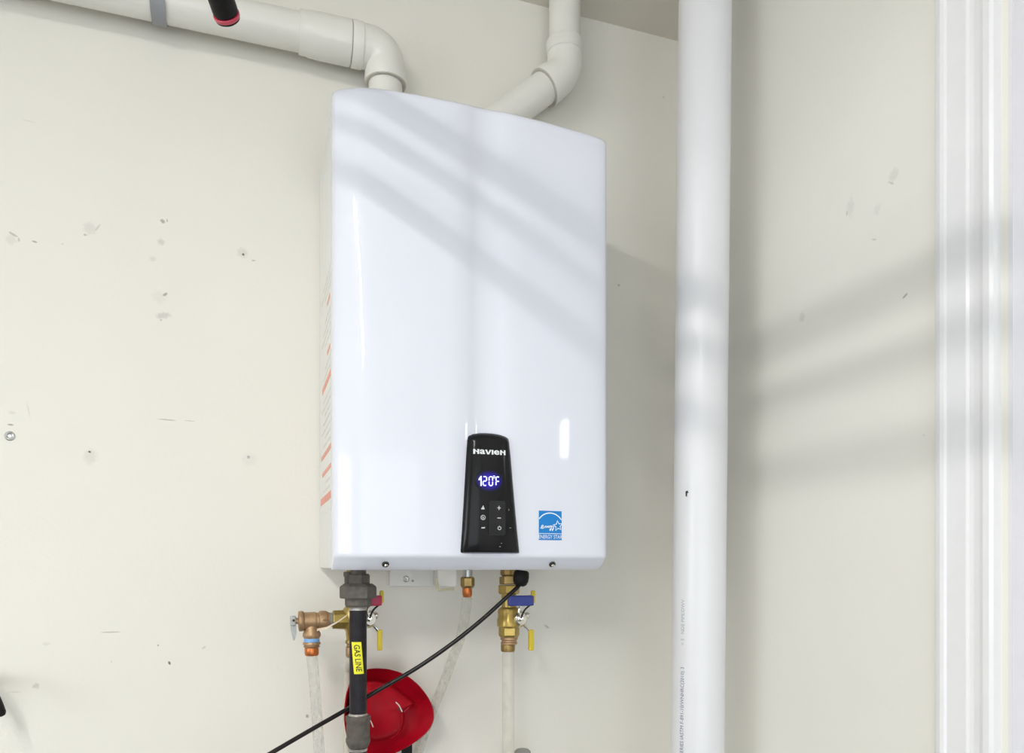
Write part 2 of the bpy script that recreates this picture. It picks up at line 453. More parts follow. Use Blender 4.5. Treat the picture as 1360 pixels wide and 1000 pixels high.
hw = thing('water_heater', 'white wall-hung tankless water heater with a black control panel', 'water heater', (.22, -.13, HB))
MB().box((.0025, -.245, HB + .002), (.4375, -.002, HT - .004), .003).build('case', M_case, hw)
# front cover: lofted shell, rounded plan, bottom edge turned back under
rows = [(HB, .026), (HB + .0006, .0235), (HB + .009, .0125), (HB + .0175, .0035), (HB + .0195, .0014), (HB + .022, .0003), (HB + .026, 0), (HB + .18, 0), (HB + .36, 0), (HB + .55, 0), (HT - .010, 0), (HT - .005, .0008), (HT - .0018, .003), (HT, .007)]
cols = [(0.0, -.236)] + KN + [(.44, -.236)]
v = []; f = []; nc = len(cols)
for (z, ins) in rows:
    for (x, y) in cols:
        k = min(1, max(0, (-.236 - y) / .03))
        v.append((x, y + ins * k, z))
for r in range(len(rows) - 1):
    for c in range(nc - 1):
        f.append([r * nc + c, r * nc + c + 1, (r + 1) * nc + c + 1, (r + 1) * nc + c])
f.append([c for c in range(nc)]); f.append([(len(rows) - 1) * nc + c for c in range(nc)][::-1])
f.append([r * nc for r in range(len(rows))] + [r * nc + nc - 1 for r in range(len(rows) - 1, -1, -1)])
MB().add(v, f, True).build('front_cover', M_heater, hw)


def front(mesh2, X0, Z0, off, name, m, parent):
    """flat print laid on the curved front cover"""
    vv, ff = mesh2
    return MB().add([(X0 + p.x, Yf(X0 + p.x) - off, Z0 + p.y) for p in vv], ff, False).build(name, m, parent, fix=False)


# control panel -----------------------------------------------------------
PB, PT = H + .0165, H + .2005
pbx = [at(611, 735, -.30).x, at(691.5, 735, -.30).x]; ptx = [at(622, 580, -.305).x, at(678.5, 583, -.305).x]


def pedge(k):                               # k: 0 bottom, 1 top
    e = k ** .9
    return pbx[0] + (ptx[0] - pbx[0]) * e, pbx[1] + (ptx[1] - pbx[1]) * e


def PY(u):                                  # front of the panel, u in -1..1
    return -.2955 - .0115 * (1 - abs(u) ** 8) - .0015 * (1 - u * u)


v = []; f = []
US = [-1, -.985, -.95, -.88, -.7, -.4, -.1, .2, .5, .75, .88, .95, .985, 1]
KS = [(0, 0), (.012, .85), (.03, 1), (.2, 1), (.4, 1), (.6, 1), (.8, 1), (.93, 1), (.955, .93), (.985, .55), (1.0, 0)]
for (k, dep) in KS:
    a, b = pedge(k)
    for u in US:
        x = a + (b - a) * (u + 1) / 2
        top = -.0058 * abs(u) ** 2.5 if k > .9 else 0
        y = -.2935 + (PY(u) + .2935) * dep
        v.append((x, y, PB + (PT - PB) * k + top))
n = len(US)
for r in range(len(KS) - 1):
    for c in range(n - 1): f.append([r * n + c, r * n + c + 1, (r + 1) * n + c + 1, (r + 1) * n + c])
f.append(list(range(n))); f.append([(len(KS) - 1) * n + c for c in range(n)][::-1])
f.append([r * n for r in range(len(KS))] + [r * n + n - 1 for r in range(len(KS) - 1, -1, -1)])
panel = MB().add(v, f, True).build('control_panel', M_black, hw)
panel['label'] = 'glossy black control panel with lit display'


def onpanel(mesh2, px, py, off, name, m, thick=0.0):
    vv, ff = mesh2; o = at(px, py, -.3085); pts = []
    for p in vv:
        x, z = o.x + p.x, o.z + p.y
        a, b = pedge(min(1, max(0, (z - PB) / (PT - PB)))); u = (x - (a + b) / 2) / ((b - a) / 2)
        pts.append(Vector((x, PY(u) - off, z)))
    mb = MB()
    if thick:
        n_ = len(pts)
        for q in ff: mb.prism([pts[i] for i in q], (0, thick, 0))
    else: mb.add(pts, ff, False)
    return mb.build(name, m, panel, fix=bool(thick))


MMX = at(651, 640, -.3085).x - at(650, 640, -.3085).x      # metres per photo pixel on the panel
# brand word, drawn letter by letter
def poly(*p): return [Vector((a, b, 0)) for a, b in p], [list(range(len(p)))]
def join(*ms):
    V = []; F = []
    for (a, b) in ms: F += [[i + len(V) for i in q] for q in b]; V += a
    return V, F
def sh(ms, dx, s=1.0, sy=None):
    return [Vector((p.x * s + dx, p.y * (sy or s), 0)) for p in ms[0]], ms[1]
gN = join(poly((0, 0), (.34, 0), (.34, .98), (0, .98)), poly((.72, 0), (1.06, 0), (1.06, .98), (.72, .98)), poly((.34, .58), (.72, .32), (.72, .56), (.34, .82)))
gV = join(poly((0, .92), (.36, .92), (.62, .30), (.62, 0), (.42, 0)), poly((.62, 0), (.78, 0), (1.2, .92), (.86, .92), (.62, .30)))
gI = poly((0, 0), (.34, 0), (.34, .92), (0, .92))
def ft(ch, wd):
    vv, ff = text_mesh(ch, 1.35, .035, 1.0, 'LEFT')
    x0 = min(p.x for p in vv); x1 = max(p.x for p in vv); y0 = min(p.y for p in vv); y1 = max(p.y for p in vv)
    return [Vector(((p.x - x0) / (x1 - x0) * wd, (p.y - y0) / (y1 - y0) * .92, 0)) for p in vv], ff
word = join(sh(gN, 0), sh(ft('a', 1.0), 1.16), sh(gV, 2.14), sh(gI, 3.38), sh(ft('e', 1.05), 3.80), sh(gN, 4.98))
wd = 6.02; s_ = 42.5 * MMX / wd; hgt = 6.6 * .001 * 1.136
onpanel(sh(word, -wd * s_ / 2, s_, hgt), 650.3, 603.5, .0004, 'brand_lettering', M_print)

# seven-segment display: 1 2 0 degree F
SW, SH_, TH = 6.2 * MMX, 13.2 * .001136, 1.55 * MMX
def seg(ch):
    x0, x1, y0, ym, y1 = 0, SW, 0, SH_ / 2, SH_; g = TH * .16
    def hz(y): return poly((x0 + TH * .5 + g, y), (x0 + TH + g, y + TH / 2), (x1 - TH - g, y + TH / 2), (x1 - TH * .5 - g, y), (x1 - TH - g, y - TH / 2), (x0 + TH + g, y - TH / 2))
    def vt(x, a, b): return poly((x, a + g), (x + TH / 2, a + TH / 2 + g), (x + TH / 2, b - TH / 2 - g), (x, b - g), (x - TH / 2, b - TH / 2 - g), (x - TH / 2, a + TH / 2 + g))
    S = {'a': hz(y1 - TH / 2), 'g': hz(ym), 'd': hz(y0 + TH / 2), 'f': vt(x0 + TH / 2, ym, y1 - TH / 2), 'b': vt(x1 - TH / 2, ym, y1 - TH / 2),
         'e': vt(x0 + TH / 2, y0 + TH / 2, ym), 'c': vt(x1 - TH / 2, y0 + TH / 2, ym)}
    return join(*[S[c] for c in ch])
dsp = emit('display_segment', (.62, .66, 1.0), 2.2)
D = []
D.append((635.3, 'one', join(poly((2.6 * MMX, 0), (4.3 * MMX, 0), (4.3 * MMX, SH_), (2.9 * MMX, SH_), (.2 * MMX, SH_ * .70), (.2 * MMX, SH_ * .56), (2.6 * MMX, SH_ * .60)))))
D.append((640.6, 'two', seg('abged'))); D.append((648.6, 'zero', seg('abcdef'))); D.append((657.8, 'F', seg('aefg')))
dg_ = ribbon([(1.25 * MMX * math.cos(a * PI / 5), 1.45 * MMX * math.sin(a * PI / 5)) for a in range(10)], .8 * MMX, True)
# blue bloom of the digits, painted as a soft emissive halo on the panel
mg = bpy.data.materials.new('display_halo'); N, L = nt(mg); bs = N['Principled BSDF']
bs.inputs['Base Color'].default_value = (.010, .010, .011, 1); bs.inputs['Roughness'].default_value = .14; bs.inputs['Specular IOR Level'].default_value = .2
tcg = N.new('ShaderNodeTexCoord'); mpg = N.new('ShaderNodeMapping'); mpg.vector_type = 'TEXTURE'
oc = at(650, 638.6, -.3085)
mpg.inputs['Location'].default_value = (oc.x, 0, oc.z); mpg.inputs['Scale'].default_value = (20 * MMX, 50, 14.5 * MMX)
L.new(tcg.outputs['Object'], mpg.inputs[0])
lg = N.new('ShaderNodeVectorMath'); lg.operation = 'LENGTH'; L.new(mpg.outputs[0], lg.inputs[0])
mrg = N.new('ShaderNodeMapRange'); mrg.interpolation_type = 'SMOOTHSTEP'; mrg.inputs[1].default_value = .3; mrg.inputs[2].default_value = 1.0; mrg.inputs[3].default_value = .5; mrg.inputs[4].default_value = 0
L.new(lg.outputs['Value'], mrg.inputs[0]); bs.inputs['Emission Color'].default_value = (.055, .02, 1, 1); L.new(mrg.outputs[0], bs.inputs['Emission Strength'])
circ = [(20 * MMX * math.cos(a * PI / 20), 14.5 * MMX * math.sin(a * PI / 20)) for a in range(40)]
gv = [Vector((0, 0, 0))] + [Vector((a * k, b * k, 0)) for k in (.33, .66, 1) for a, b in circ]
gf = [[0, 1 + i, 1 + (i + 1) % 40] for i in range(40)] + [[1 + r * 40 + i, 1 + (r + 1) * 40 + i, 1 + (r + 1) * 40 + (i + 1) % 40, 1 + r * 40 + (i + 1) % 40] for r in range(2) for i in range(40)]
onpanel((gv, gf), 650, 638.6, .0003, 'display', mg)
for (px, nm, ms) in D: onpanel(ms, px, 645.6 + (px - 650) * .02, .0008, 'display_digit', dsp)
onpanel(dg_, 656.0, 633.4, .0008, 'degree_sign', dsp)
# raised keypad and icons
def rrect(w_, h_, r):
    p = []
    for (cx, cy, a0) in ((w_ / 2 - r, h_ / 2 - r, 0), (-w_ / 2 + r, h_ / 2 - r, 90), (-w_ / 2 + r, -h_ / 2 + r, 180), (w_ / 2 - r, -h_ / 2 + r, 270)):
        for k in range(4):
            a = math.radians(a0 + k * 30); p.append((cx + r * math.cos(a), cy + r * math.sin(a)))
    return poly(*p)
onpanel(rrect(22.5 * MMX, 46 * .001136, 3 * MMX), 660.0, 688.0, .0012, 'keypad', M_key, .003)
MI = mat('icon_grey', (.62, .63, .64), .5, noise=.05)
u1 = MMX
plus = join(quad2(-2.3 * u1, -.5 * u1, 2.3 * u1, .5 * u1), quad2(-.55 * u1, .5 * u1, .55 * u1, 2.6 * u1), quad2(-.55 * u1, -2.6 * u1, .55 * u1, -.5 * u1))
onpanel(plus, 662.4, 674.6, .0016, 'plus_icon', MI)
onpanel(quad2(-2.4 * u1, -.55 * u1, 2.4 * u1, .55 * u1), 662.6, 688.0, .0016, 'minus_icon', MI)
pw = join(ribbon([(2.1 * u1 * math.cos(math.radians(a)), 2.1 * u1 * math.sin(math.radians(a))) for a in range(120, 421, 30)], 1.0 * u1), quad2(-.45 * u1, .8 * u1, .45 * u1, 3.0 * u1))
onpanel(pw, 663, 701.4, .0016, 'power_icon', MI)
flame = poly((-1.9 * u1, -2.2 * u1), (1.9 * u1, -2.2 * u1), (2.3 * u1, -.8 * u1), (1.2 * u1, .4 * u1), (.9 * u1, 2.4 * u1), (.2 * u1, 3.0 * u1), (-.6 * u1, 1.2 * u1), (-1.0 * u1, .2 * u1), (-2.3 * u1, -.8 * u1))
onpanel(flame, 641.3, 674.2, .0004, 'flame_icon', MI)
dial = join(ribbon([(2.8 * u1 * math.cos(a * PI / 8), 2.8 * u1 * math.sin(a * PI / 8)) for a in range(16)], .8 * u1, True), quad2(-.9 * u1, -1.4 * u1, -.2 * u1, 1.5 * u1), quad2(.2 * u1, -1.4 * u1, .9 * u1, .6 * u1))
onpanel(dial, 641.6, 687.2, .0004, 'dial_icon', MI)
onpanel(poly((-2.7 * u1, -.9 * u1), (1.8 * u1, -.9 * u1), (2.6 * u1, .9 * u1), (-2.2 * u1, .5 * u1)), 641.8, 700.8, .0004, 'tap_icon', MI)
for (px, py, a, b) in ((676, 677, .5, 1.1), (678, 701, 1.4, .3), (666, 721.5, .9, .35), (664, 726, 1.0, .4)):
    onpanel(quad2(-a * u1, -b * u1, a * u1, b * u1), px, py, .0004, 'small_mark', M_greycap)

# blue efficiency sticker --------------------------------------------------
s0 = at(714.5, 716.2, Yf(.31)); s1 = at(747, 679.5, Yf(.335)); cx, cz = (s0.x + s1.x) / 2, (s0.z + s1.z) / 2; sw, shh = abs(s1.x - s0.x), s1.z - s0.z
def grid2(w_, h_):
    V = [Vector((-w_ / 2 + w_ * i / 6, (-h_ / 2, h_ / 2)[j], 0)) for j in (0, 1) for i in range(7)]
    return V, [[i, i + 1, i + 8, i + 7] for i in range(6)]
st = front(grid2(sw, shh), cx, cz, .0005, 'energy_sticker', M_stwhite, hw); st['label'] = 'small square blue energy label with white star'
def dense(pts, n=6): return [(a[0] + (b[0] - a[0]) * k / n, a[1] + (b[1] - a[1]) * k / n) for a, b in zip(pts, pts[1:]) for k in range(n)] + [pts[-1]]
U = sw / 32.5
def stp(ms, x, y, off, nm, m): return front(ms, cx + x * U, cz + y * U, off, nm, m, st)
stp(grid2(sw - 1.6 * U, 27.0 * U), 0, 4.0, .0008, 'blue_field', M_blue)
stp(grid2(sw - 1.6 * U, 7.4 * U), 0, -14.0, .0008, 'name_strip', M_blue)
stp(ribbon([(18.5 * U * math.cos(math.radians(a)), 18.5 * U * math.sin(math.radians(a))) for a in range(35, 147, 6)], 1.3 * U), -.3, -3.6, .0011, 'arc', M_stwhite)
star = []
for k in range(10):
    rr = (6.4 if k % 2 == 0 else 2.9) * U; a = math.radians(97 + 36 * k); star.append((rr * math.cos(a), rr * math.sin(a)))
stp(ribbon(star, 1.25 * U, True), 10.2, -.4, .0011, 'star', M_stwhite)
scr = [(-13.5, -2.6), (-11.5, -1.2), (-9.6, .4), (-10.2, 1.5), (-11.8, .6), (-12.4, -1.4), (-11.2, -2.8), (-9.2, -2.0), (-7.6, .2), (-7.4, -2.2), (-6.2, .4), (-5.4, .2), (-5.2, -1.8), (-3.6, .2), (-2.6, .6), (-3.4, -.8), (-2.4, -1.8), (-1.0, .2), (-.2, .8),
       (.6, .6), (-.4, -1.2), (1.2, .2), (1.6, 1.0), (.8, -3.2), (-.8, -5.4), (-1.2, -4.2), (1.6, -1.0), (2.6, 1.2), (2.8, -.8), (4.4, 1.0), (3.8, -3.4), (2.2, -5.6), (2.0, -4.4), (4.6, -.6)]
stp(ribbon([(a * U, b * U) for a, b in scr], 1.15 * U), .2, -1.2, .0011, 'script_lettering', M_stwhite)
vv, ff = text_mesh('ENERGY STAR', 6.4 * U, .02 * U, .78)
stp((vv, ff), 0, -14.1, .0011, 'name_lettering', M_stwhite)

# warning label on the left flank -----------------------------------------
def side(y0, y1, z0, z1, off, nm, m, par):
    return MB().box((.0025 - off, y0, z0), (.0027, y1, z1)).build(nm, m, par)
wl = side(-.225, -.03, H + .085, H + .47, .0004, 'warning_label', M_sticker, hw); wl['label'] = 'white warning label with red lines'
def sidez(py, t): return H + (750 - py) * t / 1000
for (pf, th_, a, b) in ((491, .010, -.21, -.06), (590, .008, -.215, -.04), (616, .007, -.215, -.06), (655, .012, -.215, -.03), (453, .006, -.20, -.15), (384, .006, -.20, -.15)):
    z = sidez(pf, 1.14); side(a, b, z - th_ / 2, z + th_ / 2, .0008, 'red_stripe', M_redink, wl)
z = H + .11
i = 0
while z < H + .46:
    if all(abs(z - sidez(pf, 1.14)) > .012 for pf in (491, 590, 616, 655, 453, 384)):
        side(-.205, -.05 - .03 * ((i * 7) % 3), z - .0018, z + .0018, .0007, 'text_line', M_greyink, wl)
    z += .0125; i += 1
# screws in the turned-under lip, wall bracket, drain cap
for px in (513, 736):
    p = at(px, 750, -.288); p.y = Yf(p.x) + .0105
    nd = Vector((0, -.72, -.69))
    sr = MB().lathe(p, nd, [(.0052, -.002), (.0052, .0002), (.0048, .0006), (.0043, -.0006), (.001, -.0006)], 16).build('screw', M_hole, hw)
    MB().lathe(p + Vector((.0006, 0, -.0008)), nd, [(.003, -.001), (.003, .0016), (.0022, .0026), (.0004, .0028)], 12).build('screw_head', M_chrome, sr)
b0 = at(518, 779, -.012); b1 = at(576, 740, -.012)
wbk = MB().box((b0.x, -.012, b0.z), (b1.x, -.002, HB + .004), .002).build('wall_bracket', M_case, hw)
p = at(539, 769, -.012)
MB().lathe(p, (0, -1, 0), [(.006, 0), (.006, .002), (.004, .004), (.0015, .0038), (.001, .0015)], 14).build('screw', M_steel, wbk)
p = at(548, 771.5, -.012); MB().lathe(p, (0, -1, 0), [(.002, 0), (.002, .001), (.0005, .0016)], 8).build('rivet', M_greycap, wbk)
a = at(577, 782, -.15); b = at(604, 755, -.15)
dc = MB().box((a.x + .002, -.165, a.z + .003), (b.x, -.135, HB + .003), .003).build('drain_cap', M_white, hw)
MB().tube([at(579, 768, -.17), at(581, 777, -.17), at(582, 783, -.17), at(592, 783, -.17), at(603, 782, -.17)], .0020, 8).build('wire_clip', mat('clip_beige', (.55, .50, .34), .5, noise=.05), dc)

# ------------------------------------------------------------------ vent pipes
VY = -.048; VX = at(512, 80, VY).x; VZ = H + .914; R2 = .0302; RF = .0362


def elbow(mb, c, d1, d2, bend, r, hub):
    """elbow: corner point c, unit directions out of both ends"""
    c = Vector(c); d1 = Vector(d1).normalized(); d2 = Vector(d2).normalized()
    pts = []
    n = 12
    for k in range(n + 1):
        t = k / n
        a = c + d1 * bend; b = c + d2 * bend
        pts.append((1 - t) ** 2 * a + 2 * t * (1 - t) * (c) + t * t * b) if False else None
    th = math.acos(max(-1, min(1, d1.dot(d2)))); half = th / 2
    rad = bend * math.tan(half)
    bis = (d1 + d2).normalized(); o = c + bis * (bend / math.cos(half))
    s_ = c + d1 * bend - o; e_ = c + d2 * bend - o; ang = PI - th
    ax = s_.cross(e_).normalized(); pts = [o + Matrix.Rotation(ang * k / n, 3, ax) @ s_ for k in range(n + 1)]
    pts = [c + d1 * (bend + hub)] + pts + [c + d2 * (bend + hub)]
    mb.tube(pts, r, 32, spline=False)
    for d_ in (d1, d2):
        mb.lathe(c + d_ * (bend + hub * .35), d_, [(r, 0), (r + .0018, .001), (r + .0022, hub * .65 - .002), (r + .0012, hub * .65)], 32)
    return mb


iv = thing('intake_pipe', 'white plastic vent pipe running left from an elbow above the heater', 'pipe', (VX, VY, VZ))
MB().lathe((VX - .075, VY, VZ), (-1, 0, 0), [(R2, 0), (R2, 2.9)], 40).build('pipe', M_pvc, iv)
cp = MB().lathe((at(397, 45, VY).x, VY, VZ), (1, 0, 0), [(R2, 0), (R2 + .003, .0005), (R2 + .0036, .004), (R2 + .0036, .014), (R2 + .0048, .016), (R2 + .0048, .026), (R2 + .0056, .028), (R2 + .0058, .086), (R2 + .0045, .0875)], 40)
cp.build('coupling', M_pvc, iv)
el = MB(); elbow(el, (VX, VY, VZ), (-1, 0, 0), (0, 0, -1), .030, .0345, .030); el.build('elbow', M_pvc, iv)
MB().lathe((VX - .0605, VY, VZ), (-1, 0, 0), [(.0350, 0), (.0350, .0012)], 32).build('joint_line', M_cement, iv)
MB().lathe((VX, VY, VZ - .0605), (0, 0, -1), [(.0366, -.0012), (.0345, 0)], 32).build('joint_line', M_cement, iv)
MB().lathe((VX, VY, VZ - .05), (0, 0, -1), [(R2 - .0005, 0), (R2 - .0005, VZ - .05 - HT - .0005)], 40).build('drop_pipe', M_pvc, iv)

ps = MB(); SX = at(211.5, 20, VY).x
rr = R2 + .0018
arc = [(VY + (rr) * math.cos(a), VZ + rr * math.sin(a)) for a in [PI + PI * k / 16 for k in range(17)]]
line = [(VY - rr, CEIL - .001)] + arc + [(VY + rr, CEIL - .001)]
hwid = .0112
v = []; f = []
for (y, z) in line:
    dy, dz = 0, 0
    v += [(SX - hwid, y, z), (SX + hwid, y, z)]
outer = [(VY - rr - .0016, CEIL - .001)] + [(VY + (rr + .0016) * math.cos(a), VZ + (rr + .0016) * math.sin(a)) for a in [PI + PI * k / 16 for k in range(17)]] + [(VY + rr + .0016, CEIL - .001)]
n0 = len(v)
for (y, z) in outer: v += [(SX - hwid, y, z), (SX + hwid, y, z)]
m_ = len(line)
for k in range(m_ - 1):
    i0, i1, o0, o1 = 2 * k, 2 * k + 2, n0 + 2 * k, n0 + 2 * k + 2
    f += [[i0, i0 + 1, i1 + 1, i1], [o0, o1, o1 + 1, o0 + 1], [i0, i1, o1, o0], [i0 + 1, o0 + 1, o1 + 1, i1 + 1]]
tag(ps.add(v, f, True).build('pipe_strap', M_strap), 'grey hanger strap looped under the horizontal white vent pipe', 'strap')

ex = thing('exhaust_pipe', 'off-white plastic vent pipe bending up from the heater into the ceiling', 'pipe', (.22, -.047, HT))
EB = at(750, 97, -.047); EZ = Vector((0, 0, 1)); EL = Vector((.225, -.047, H + .742))
dd = (EL - EB).normalized()
MB().lathe(EB, EZ, [(R2, .05), (R2, CEIL - EB.z - .0006)], 40).build('pipe', M_pvc, ex)
e = MB(); elbow(e, EB, EZ, dd, .022, .0338, .036); e.build('elbow', M_pvc, ex)
MB().lathe(EB + dd * .0585, dd, [(.0359, -.0012), (.034, 0)], 32).build('joint_line', M_cement, ex)
MB().lathe(EB, dd, [(R2, .05), (R2, (EL - EB).length - .02)], 40).build('diagonal_pipe', M_pvc, ex)
e = MB(); elbow(e, EL, -dd, (0, 0, -1), .016, .0338, .018); e.build('elbow', M_pvc, ex)
MB().lathe(EL, (0, 0, -1), [(R2, .01), (R2, EL.z - HT - .0006)], 32).build('drop_pipe', M_pvc, ex)

# ------------------------------------------------------------------ tall white pipe in the corner
A = att(936.5, 0, 1.30); B = att(926.5, 1000, 1.30); ax = (A - B)
P0 = B + ax * ((0.001 - B.z) / ax.z); P1 = B + ax * ((CEIL - .001 - B.z) / ax.z)
R3 = .0448
dp = thing('corner_pipe', 'tall thick white plastic pipe standing in front of the room corner', 'pipe', P0)
MB().lathe(P0, P1 - P0, [(R3, 0), (R3, (P1 - P0).length)], 56).build('pipe', M_pvc2, dp)


def cylprint(ms, c0, axis, r, u0, z0, off):
    """wrap flat print round a pipe; u0 = arc offset to the right of the side facing the camera"""
    ax_ = axis.normalized(); out = []
    for p in ms[0]:
        base = c0 + axis * ((z0 + p.y - c0.z) / axis.z)
        fdir = (CAM - base); fdir.z = 0; fdir.normalize(); rdir = Vector((-fdir.y, fdir.x, 0))
        a = (u0 + p.x) / r
        out.append(base + (fdir * math.cos(a) + rdir * math.sin(a)) * (r + off))
    return out, ms[1]


def vert_text(body, size, up=True, sx=1.0, bold=0.0, align='LEFT', tilt=0.0):
    vv, ff = text_mesh(body, size, bold, sx, align)
    out = []
    for p in vv:
        x, y = p.x, p.y + p.x * tilt
        out.append(Vector((-y, x, 0)) if up else Vector((y, -x, 0)))
    return out, ff


u0 = R3 * math.asin((907.5 - 927.5) / 34.4)
MB().add(*cylprint(vert_text('SERIES IASTM F-891-10/WNHRC(2010) 3', .0098, True, .88), P0, ax, R3, u0, att(907, 1003, 1.27).z, .0004), False).build('pipe_lettering', M_pipeink, dp, fix=False)
MB().add(*cylprint(vert_text('< 5   NDE PIPE/DWV', .0098, True, .88), P0, ax, R3, u0, att(907, 857, 1.27).z, .0004), False).build('faded_lettering', M_pipeink2, dp, fix=False)
MB().add(*cylprint(poly((-.002, .004), (.002, .0055), (.004, .001), (.0015, .0015), (.001, -.005), (-.0015, -.004)), P0, ax, R3, R3 * math.asin(-17 / 34.4), att(912, 656, 1.27).z, .0005), False).build('ink_smudge', M_ink, dp, fix=False)

# ------------------------------------------------------------------ gas line
GX, GY = .046, -.188
gt = 1.187
def gz(py): return H + (750 - py) * gt / 1000
gp = thing('gas_pipe', 'black iron gas pipe with a yellow sticker running down under the heater', 'pipe', (GX, GY, 0))
def gl(y0, prof, n=28, twist=0.0):
    return MB().lathe((GX, GY, gz(y0)), (0, 0, -1), [(r, (p - y0) * gt / 1000) for r, p in prof], n, twist)
gl(757.2, [(.0125, 757.2), (.0125, 766)]).build('nipple', M_iron, gp)
gl(762, [(.0165, 762), (.0185, 764), (.0185, 780)], 6, .35).build('union_top', M_iron, gp)
gl(775, [(.022, 775), (.0275, 778.5), (.0285, 780), (.0285, 793), (.0275, 794.5)], 6, .15).build('union_nut', M_iron, gp)
gl(793, [(.0205, 793), (.0205, 803), (.0185, 806.5)], 8, .2).build('union_collar', M_iron, gp)
gl(806, [(.0122, 806), (.0122, 808), (.0138, 808.5), (.0138, 810), (.0122, 811), (.0122, 813)]).build('thread', M_thread, gp)
MB().lathe((GX, GY, gz(811)), (0, 0, -1), [(.0134, 0), (.0134, gz(811) - .001)], 32).build('pipe', M_ironpipe, gp)
gl(947, [(.0136, 947), (.0152, 949), (.0150, 950)]).build('thread_tape', M_thread, gp)
gl(950, [(.0186, 950), (.0196, 951), (.0196, 956), (.0182, 958), (.0180, 979), (.0192, 980), (.0192, 984), (.0175, 988), (.0150, 992)]).build('coupling', M_iron, gp)
gl(993, [(.0138, 993), (.0150, 994), (.0138, 997)]).build('thread_tape', M_thread, gp)
sb = at(462.5, 766, -.185); MB().lathe(sb + Vector((0, 0, .008)), (0, 0, -1), [(.0065, 0), (.0075, .002), (.0075, .006), (.006, .009), (.006, .022)], 14).build('bolt', M_iron, gp)
Pg0 = Vector((GX, GY, 0)); gax = Vector((0, 0, 1.0))
zt, zb = gz(851.5), gz(893.5); Lh = zt - zb; ww = .0155
gv = []; gf = []
for j in range(9):
    for i in range(9):
        gv.append(Vector((-ww / 2 + ww * i / 8 + (.0045 * (j / 8 - .5)), -Lh * j / 8, 0)))
for j in range(8):
    for i in range(8): gf.append([j * 9 + i, (j + 1) * 9 + i, (j + 1) * 9 + i + 1, j * 9 + i + 1])
lb = MB().add(*cylprint((gv, gf), Pg0, gax, .0134, -.0008, zt, .0005), True).build('sticker', M_label, gp, fix=False); lb['label'] = 'yellow sticker reading GAS LINE'
tv, tf = vert_text('GAS LINE', .0118, False, .86, .0001, 'CENTER')
tv = [Vector((p.x + .0045 * (-(p.y) / Lh), p.y, 0)) for p in tv]
MB().add(*cylprint((tv, tf), Pg0, gax, .0134, -.0008, (zt + zb) / 2, .0013), False).build('lettering', M_ink, lb, fix=False)

# ------------------------------------------------------------------ valves under the heater
def vl(px, Y, y0, prof, n=24, twist=0.0):
    """turned part about a vertical axis: prof = [(radius in photo px, py)]"""
    c = at(px, y0, Y); k = (at(px + 1, y0, Y) - at(px, y0, Y)).length; kz = (at(px, y0, Y) - at(px, y0 + 1, Y)).z
    return MB().lathe(c, (0, 0, -1), [(r * k, (p - y0) * kz) for r, p in prof], n, twist)


def dirlathe(A, B, prof, n=24, twist=0.0):
    A = Vector(A); B = Vector(B); L_ = (B - A).length
    return MB().lathe(A, B - A, [(r, s_ * L_) for r, s_ in prof], n, twist)


def side_handles(par, px, Y, colm, lab):
    """ball valve bonnet on the right, coloured T tab above with a yellow end, yellow drain lever below; px,py relative to the cold valve"""
    q = lambda x, y, dy=0: at(x + px, y, Y + dy)
    bon = dirlathe(q(684, 822), q(693, 822, -.022), [(.0135, 0), (.0155, .1), (.0155, .55), (.0125, .62), (.0125, .9), (.010, 1)], 24).build('bonnet', M_chrome, par)
    dirlathe(q(692, 821, -.022), q(692.5, 821, -.030), [(.006, 0), (.006, .6), (.0035, .7), (.003, 1)], 6).build('stem_nut', M_chrome, bon)
    dirlathe(q(695, 818, -.01), q(703, 817, -.01), [(.004, 0), (.006, .2), (.006, .8), (.004, 1)], 12).build('drain_port', M_chrome, par)
    hd = MB(); a = q(674.5, 805, -.030); b = q(708, 790.5, -.030)
    hd.box((min(a.x, b.x), Y - .036, min(a.z, b.z)), (max(a.x, b.x), Y - .026, max(a.z, b.z)), .003)
    h = hd.build('handle', colm, par); h['label'] = lab
    e = MB(); a = q(705, 801, -.030); b = q(710.5, 784, -.030)
    e.box((a.x, Y - .034, min(a.z, b.z)), (b.x, Y - .027, b.z), .0028); e.build('handle_end', M_yellow, h)
    MB().tube([q(691, 806, -.030), q(689, 812, -.031), q(690.5, 819, -.030)], .0024, 8).build('handle_shank', M_chrome, par)
    MB().tube([q(692, 821, -.030), q(697, 810, -.032), q(706, 802, -.032)], .0016, 8).build('handle_wire', M_ironpipe, par)
    MB().tube([q(694, 828, -.012), q(699, 833, -.014), q(703.5, 838, -.014)], .0026, 8).build('lever_shank', M_chrome, par)
    lv = MB(); a = q(702, 864, -.014); b = q(708.5, 836, -.014)
    lv.box((min(a.x, b.x), Y - .018, a.z), (max(a.x, b.x), Y - .010, b.z), .0025); lv.build('drain_lever', M_yellow, par)


